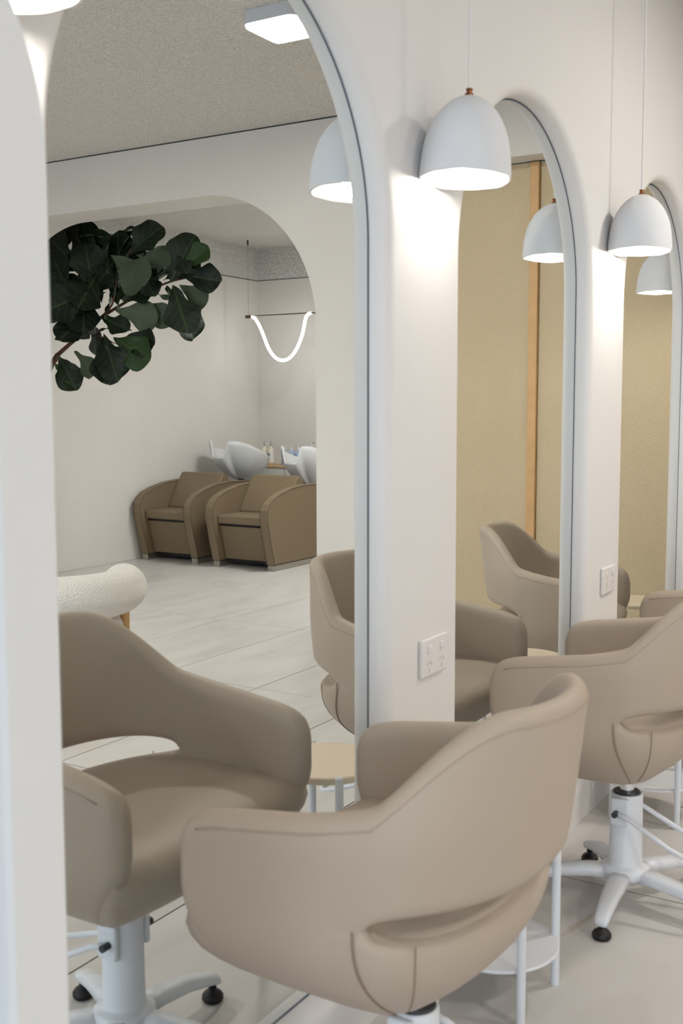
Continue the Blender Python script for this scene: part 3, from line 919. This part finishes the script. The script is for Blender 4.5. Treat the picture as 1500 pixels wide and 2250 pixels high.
# cabinet and bottles behind the basins
cab = empty('wash_cabinet', (9.59, -4.6, 0)); tag(cab, 'low white cabinet with a stone top behind the wash basins', 'cabinet')
obj('carcass', box(-.18, .185, -1.05, 1.05, 0.08, 0.79), M_CAB, cab)
obj('plinth', box(-.15, .185, -1.03, 1.03, 0, .08), M_CAB, cab)
for k in range(4):
    dr_ = obj('door', box(-.2, -.1805, -1.045 + .525 * k, -.53 + .525 * k, .085, .785, .002, 1), M_CAB, cab)
obj('stone_top', box(-.205, .187, -1.06, 1.06, .79, .815, .003, 1), M_STONE, cab)
def bottle(loc, lab_, kind, grp):
    root = empty('bottle', loc); tag(root, lab_, 'bottle', grp)
    if kind == 'clear':
        body = obj('body', lathe([(0, .012), (.034, .012), (.036, .018), (.036, .150), (.030, .172), (.014, .182), (.013, .196), (0, .196)], 24), M_GLASSW, root, smooth=True)
        obj('base', lathe([(0, 0), (.035, 0), (.036, .003), (.036, .0118), (0, .0118)], 24), M_AMBER, root)
        obj('label_band', lathe([(.0365, .03), (.0365, .145)], 24), M_LABEL, body, smooth=True)
        for i, (z, w) in enumerate(((.112, .022), (.098, .014), (.070, .018), (.048, .024))):
            obj('print_line', box(-.0385, -.0366, -w, w * .7, z - (.0045 if i < 2 else .0015), z + (.0045 if i < 2 else .0015)), M_INK, body)
        obj('pump', lathe([(0, .196), (.009, .196), (.009, .21), (.004, .212), (.004, .232), (.008, .234), (.008, .242), (0, .243)], 14), M_STEEL, root)
    else:
        col = M_BLUE if kind == 'blue' else M_PINKW
        r = 0.038 if kind == 'blue' else 0.045; h = .150 if kind == 'blue' else .175
        body = obj('body', lathe([(0, 0), (r - .002, 0), (r, .004), (r, h - .03), (r * .95, h - .018), (r * .5, h), (r * .45, h + .012), (0, h + .012)], 24), col, root, smooth=True)
        for z, w in ((h * .62, .02), (h * .5, .026), (h * .2, .02)):
            obj('print_line', box(-r - .0022, -r + .0012, -w * .6, w * .6, z - .0015, z + .0015), M_INK if kind != 'blue' else M_DARK, body)
        obj('collar', lathe([(0, h + .012), (.016, h + .012), (.016, h + .03), (0, h + .03)], 16), M_PLASTIC, root)
        pm = obj('pump', tube([(0, 0, h + .03), (0, 0, h + .062), (-.002, .0, h + .066)], .005, 8), M_PLASTIC, root)
        obj('nozzle', tube([(0, 0.004, h + .064), (-0.01, .03, h + .066), (-.012, .042, h + .058)], .0045, 8), M_STEEL if kind != 'blue' else M_PLASTIC, pm)
for y, kind, lab_ in ((-5.465, 'clear', 'clear white-labelled bottle next to the wall corner'), (-5.38, 'clear', 'clear white-labelled bottle beside the blue pump bottles'),
                      (-5.20, 'blue', 'pale blue pump bottle nearest the clear bottles'), (-5.115, 'blue', 'middle one of three pale blue pump bottles'),
                      (-5.03, 'blue', 'pale blue pump bottle nearest the pink bottle'), (-4.87, 'pink', 'pale pink pump bottle half hidden by the arch')):
    bottle((9.52, y, .815), lab_, kind, 'bottles on the wash cabinet')

# LED loop pendant in the wash room
lo_ = empty('loop_pendant', (9.2, -5.0, 2.34)); tag(lo_, 'glowing white loop of light hanging from a thin bar', 'pendant light')
obj('bar', tube([(0, -.45, 0), (0, 1.35, 0)], .006, 8), M_BRONZE, lo_)
cpts = [(0, -.335, -.004), (0, -.305, -.012), (0, -.275, -.05), (0, -.235, -.20), (0, -.18, -.32), (0, -.115, -.405), (0, -.04, -.45), (0, .04, -.45), (0, .115, -.405), (0, .18, -.32), (0, .235, -.20), (0, .285, -.10), (0, .335, -.03), (0, .365, -.012), (0, .40, -.006)]
def smooth_path(P, k=4):
    P = [Vector(p) for p in P]; out = []
    for i in range(len(P) - 1):
        p0, p1, p2, p3 = P[max(0, i - 1)], P[i], P[i + 1], P[min(len(P) - 1, i + 2)]
        for j in range(k):
            t = j / k
            out.append(.5 * ((2 * p1) + (-p0 + p2) * t + (2 * p0 - 5 * p1 + 4 * p2 - p3) * t * t + (-p0 + 3 * p1 - 3 * p2 + p3) * t ** 3))
    out.append(P[-1]); return out
cp = smooth_path([(x, -y, z) for x, y, z in cpts])
obj('light_tube', tube(cp, .0145, 12), M_TUBE, lo_, smooth=True)
for y in (-.42, .42):
    obj('end_cap', tube([(0, y - .03, -.006), (0, y + .045, -.006)], .017, 14), M_BRONZE, lo_)
    obj('wire', tube([(0, y, .01), (0, y, ZC - 2.34 - .05)], .0012, 6), M_DARK, lo_)
    obj('ceiling_pin', tube([(0, y, ZC - 2.34 - .05), (0, y, ZC - 2.34 - .001)], .008, 8), M_BLACK, lo_)
d = bpy.data.lights.new('wash_room_fill', 'AREA'); d.shape = 'RECTANGLE'; d.size = 1.6; d.size_y = 1.0; d.energy = 50; d.color = (.97, .985, 1.0)  # added fill lamp without a fixture, not part of the loop pendant
o = bpy.data.objects.new('wash_room_fill', d); C.objects.link(o); o.location = (7.6, -2.9, ZC - .08)

# ------------------------------------------------------------------ boucle armchair
bc = empty('boucle_armchair', (3.85, -2.72, 0)); tag(bc, 'cream boucle armchair with oak legs behind the nearest salon chair reflection', 'armchair')
def roll(path, rx, rz, n=16):
    bm = bmesh.new(); P = [Vector(p) for p in path]; rings = []
    for i, p in enumerate(P):
        t = (P[min(i + 1, len(P) - 1)] - P[max(i - 1, 0)]).normalized(); nrm = Vector((t.y, -t.x, 0)).normalized()
        e = min(i, len(P) - 1 - i); k = [0.45, 0.78, 0.93][e] if e < 3 else 1.0
        rings.append([bm.verts.new(p + nrm * rx * k * math.cos(2 * PI * j / n) + Vector((0, 0, 1)) * rz * k * math.sin(2 * PI * j / n)) for j in range(n)])
    for A, B in zip(rings, rings[1:]):
        for j in range(n): bm.faces.new((A[j], A[(j + 1) % n], B[(j + 1) % n], B[j]))
    bm.faces.new(rings[0][::-1]); bm.faces.new(rings[-1])
    return bm
path = []
for i in range(25):
    a = math.radians(-15 + 210 * i / 24)
    path.append((0.33 * math.cos(a) * 1.0, 0.33 * math.sin(a) - 0.0, 0.53))
# end caps closer together for a round end
path = [Vector(path[0]) + Vector((0.02, -0.10, 0)), Vector(path[0]) + Vector((.018, -0.075, 0)), Vector(path[0]) + Vector((.012, -.04, 0))] + path
path = path + [Vector(path[-1]) + Vector((-.012, -.04, 0)), Vector(path[-1]) + Vector((-.018, -.075, 0)), Vector(path[-1]) + Vector((-.02, -.10, 0))]
obj('backrest_roll', roll(path, 0.115, 0.112), M_BOUCLE, bc, smooth=True, subsurf=1)
obj('seat_cushion', lathe([(0, .28), (.24, .28), (.30, .30), (.32, .345), (.30, .39), (.22, .41), (0, .415)], 40), M_BOUCLE, bc, smooth=True)
for a in (-12, 62, 118, 192):
    x, y = .33 * math.cos(math.radians(a)), .33 * math.sin(math.radians(a))
    obj('leg', tube([(x, y, 0), (x, y, .46)], [.022, .028], 16), M_OAK, bc)
bc.rotation_euler = (0, 0, math.radians(49))

# ------------------------------------------------------------------ fiddle-leaf fig in the wash room
fig = empty('fiddle_leaf_fig', (6.22, -5.45, 0)); tag(fig, 'large dark green fiddle-leaf fig tree reaching across the mirror', 'plant')
FO = Vector((6.22, -5.45, 0))
def px2w(px, py, X):
    """point of the place that the mirror shows at this spot of the picture, at depth X"""
    u, v = px - 750, py - 1125
    d = fw * FPX + rt * u - up * v
    t = X / d.x
    return Vector((X, -(-CAM_D + d.y * t), CAM_H + d.z * t))
obj('pot', lathe([(0, 0), (.14, 0), (.155, .01), (.19, .34), (.192, .36), (.18, .36), (.172, .33), (0, .33)], 36), M_POT, fig, smooth=True)
obj('soil', lathe([(0, .335), (.171, .331), (.171, .3302), (0, .33)], 24), M_SOIL, fig)
br0 = px2w(128, 778, 6.45); 
trunk = [FO + Vector((0, 0, .3)), FO + Vector((.02, .03, .8)), FO + Vector((.05, .05, 1.3)), FO + Vector((.12, .1, 1.65)), br0]
b1 = [br0, px2w(180, 732, 6.45), px2w(215, 702, 6.45), px2w(262, 672, 6.5), px2w(310, 645, 6.55), px2w(370, 620, 6.6), px2w(410, 610, 6.6)]
b2 = [px2w(160, 745, 6.45), px2w(168, 690, 6.5), px2w(190, 620, 6.5), px2w(180, 540, 6.45), px2w(150, 500, 6.4)]
b3 = [px2w(215, 702, 6.45), px2w(247, 668, 6.4), px2w(262, 600, 6.4), px2w(290, 545, 6.4)]
b4 = [px2w(185, 728, 6.45), px2w(225, 740, 6.4), px2w(255, 755, 6.4)]
for pts, r0, r1 in ((trunk, .035, .022), (b1, .018, .006), (b2, .016, .006), (b3, .010, .005), (b4, .009, .004)):
    sp_ = smooth_path([p - FO for p in pts], 4)
    obj('branch', tube(sp_, [r0 + (r1 - r0) * i / (len(sp_) - 1) for i in range(len(sp_))], 8), M_BARK, fig, smooth=True)
def leaf_mesh(k):
    rnd = random.Random(k)
    NL, NWd = 16, 8
    me = bpy.data.meshes.new('leaf')
    V, F, UV = [], [], []
    fold = rnd.uniform(.04, .30); curl = rnd.uniform(-.2, .45); ph = rnd.uniform(0, 6)
    def half(t):
        # fiddle outline: narrow base, slight waist, broad round tip
        w = (.15 + .22 * sstep((t - .22) / .45)) * min(1, .25 + 3.0 * t)
        return w * math.sqrt(max(0, 1 - abs(2 * t - 1) ** 3.2)) * (1 - .10 * math.exp(-((t - .36) / .10) ** 2))
    for i in range(NL + 1):
        t = (1 - math.cos(PI * i / NL)) / 2
        for j in range(NWd + 1):
            s = -1 + 2 * j / NWd
            w = half(t) * (1 + .07 * math.sin(t * 15 + ph + s * .6))
            x = s * w * math.cos(fold); y = t
            z = abs(s) * w * math.sin(fold) - curl * .5 * t * t + .05 * math.sin(t * 12 + ph + s * 1.5) * s * s
            V.append((x, y, z)); UV.append((.5 + s * .5 * (w + .02) / .54, t))
    for i in range(NL):
        for j in range(NWd):
            a = i * (NWd + 1) + j
            F.append((a, a + 1, a + NWd + 2, a + NWd + 1))
    me.from_pydata(V, [], F)
    uvl = me.uv_layers.new(name='UVMap')
    for p in me.polygons:
        for li in p.loop_indices: uvl.data[li].uv = UV[me.loops[li].vertex_index]
    me.materials.append(M_LEAF)
    for p in me.polygons: p.use_smooth = True
    return me
leaf_me = [leaf_mesh(k) for k in range(7)]
# (px, py) of leaf base, length in px, direction of tip in picture (deg, 0 = right, 90 = up), turn about its axis, depth, tilt towards viewer
LV = [(140, 545, 70, 100, 20, 6.4, 10), (165, 520, 75, 8, 75, 6.4, 0), (185, 545, 55, 20, 60, 6.45, -10), (120, 560, 70, 60, 10, 6.35, 20),
      (150, 640, 90, 110, 15, 6.4, 15), (205, 650, 95, 95, -20, 6.45, 10), (135, 600, 90, 40, 10, 6.38, -10), (200, 640, 100, 215, 15, 6.30, 40),
      (175, 585, 85, 140, 30, 6.4, 20), (150, 690, 70, 130, -35, 6.28, 30), (185, 690, 70, 235, 0, 6.35, 30), (215, 600, 90, 250, 20, 6.4, 30),
      (235, 640, 75, 205, -15, 6.4, 25), (240, 600, 70, 95, 70, 6.4, 5), (255, 580, 70, 70, 60, 6.45, 0), (268, 600, 80, 100, 20, 6.45, 0),
      (278, 565, 85, 42, 15, 6.40, 15), (300, 560, 75, -5, 170, 6.45, -20), (270, 590, 75, 335, 25, 6.5, 20), (245, 560, 105, 318, 165, 6.35, 20),
      (262, 680, 80, 95, 60, 6.4, 0), (255, 650, 75, 80, 75, 6.4, 0), (268, 660, 60, 20, 20, 6.4, 15), (300, 660, 85, 50, 60, 6.45, 0),
      (310, 660, 70, 325, 150, 6.5, 0), (255, 680, 80, 345, 160, 6.4, 10), (222, 695, 60, 335, 20, 6.4, 20), (232, 700, 65, 75, 70, 6.4, 0),
      (205, 705, 60, 280, 60, 6.4, 0), (215, 725, 60, 10, 80, 6.45, 0), (228, 735, 92, 292, 15, 6.38, 25), (252, 740, 90, 325, -10, 6.42, 25), (262, 742, 78, 345, 10, 6.44, 20),
      (222, 745, 85, 285, 20, 6.34, 15), (165, 770, 60, 310, 150, 6.4, 5), (130, 780, 75, 300, 10, 6.42, 20), (120, 745, 60, 20, 35, 6.4, 20),
      (120, 800, 60, 330, 15, 6.4, 20), (130, 715, 60, 340, 70, 6.4, 5), (360, 615, 80, 30, 15, 6.55, 10), (375, 620, 95, 62, 10, 6.5, 15),
      (400, 605, 75, 350, 0, 6.58, 20), (405, 590, 60, 40, 10, 6.45, 20), (380, 625, 95, 290, 10, 6.52, 20), (365, 630, 105, 305, 40, 6.58, 10),
      (395, 625, 65, 325, 165, 6.62, 10), (340, 640, 70, 330, 70, 6.6, 0), (390, 560, 45, 300, 10, 6.44, 30), (330, 650, 60, 70, 70, 6.5, 0),
      (310, 590, 60, 300, 20, 6.45, 20), (190, 610, 70, 30, 10, 6.5, 10), (130, 640, 75, 250, 170, 6.25, 20), (230, 615, 60, 330, 30, 6.5, 20),
      (120, 530, 75, 80, 25, 6.42, 10), (160, 575, 80, 60, -15, 6.46, 15), (215, 560, 70, 120, 35, 6.5, 5), (140, 690, 75, 75, 20, 6.45, 15),
      (195, 665, 80, 60, 25, 6.42, 20), (225, 665, 70, 110, -20, 6.5, 10), (170, 620, 90, 200, 10, 6.33, 30), (285, 620, 75, 75, 30, 6.5, 10),
      (330, 625, 60, 140, 30, 6.55, 10), (150, 520, 60, 150, 20, 6.4, 10), (185, 640, 85, 275, 10, 6.36, 25), (120, 690, 65, 0, 10, 6.3, 25),
      (240, 545, 60, 50, 60, 6.5, 0), (205, 600, 80, 80, 10, 6.52, 10)]
rnd = random.Random(3)
for i, (px, py, L_, ang, turn, X, tilt) in enumerate(LV):
    me = leaf_me[i % len(leaf_me)]
    lf = mobj('leaf', me, None, fig)
    p = px2w(px, py, X)
    vdir = (p * 1); 
    # mirrored view frame at that spot (real side): right, up and towards-viewer vectors
    fx = Vector((fw.x, -fw.y, fw.z)); rx_ = Vector((rt.x, -rt.y, rt.z)); ux = Vector((up.x, -up.y, up.z))
    a = math.radians(ang)
    Y = (rx_ * math.cos(a) + ux * math.sin(a)).normalized()
    t_ = math.radians(tilt); Y = (Y * math.cos(t_) - fx * math.sin(t_)).normalized()
    Z = (-fx - Y * (-fx).dot(Y)).normalized()
    Xv = Y.cross(Z)
    tr = math.radians(turn)
    Z2 = Z * math.cos(tr) + Xv * math.sin(tr); X2 = Y.cross(Z2)
    sc = L_ / FPX * (p - Vector((0, CAM_D, CAM_H))).dot(fx) * 1.22
    M = Matrix((X2, Y, Z2)).transposed().to_4x4() @ Matrix.Scale(sc, 4)
    M.translation = p - FO
    lf.matrix_local = M
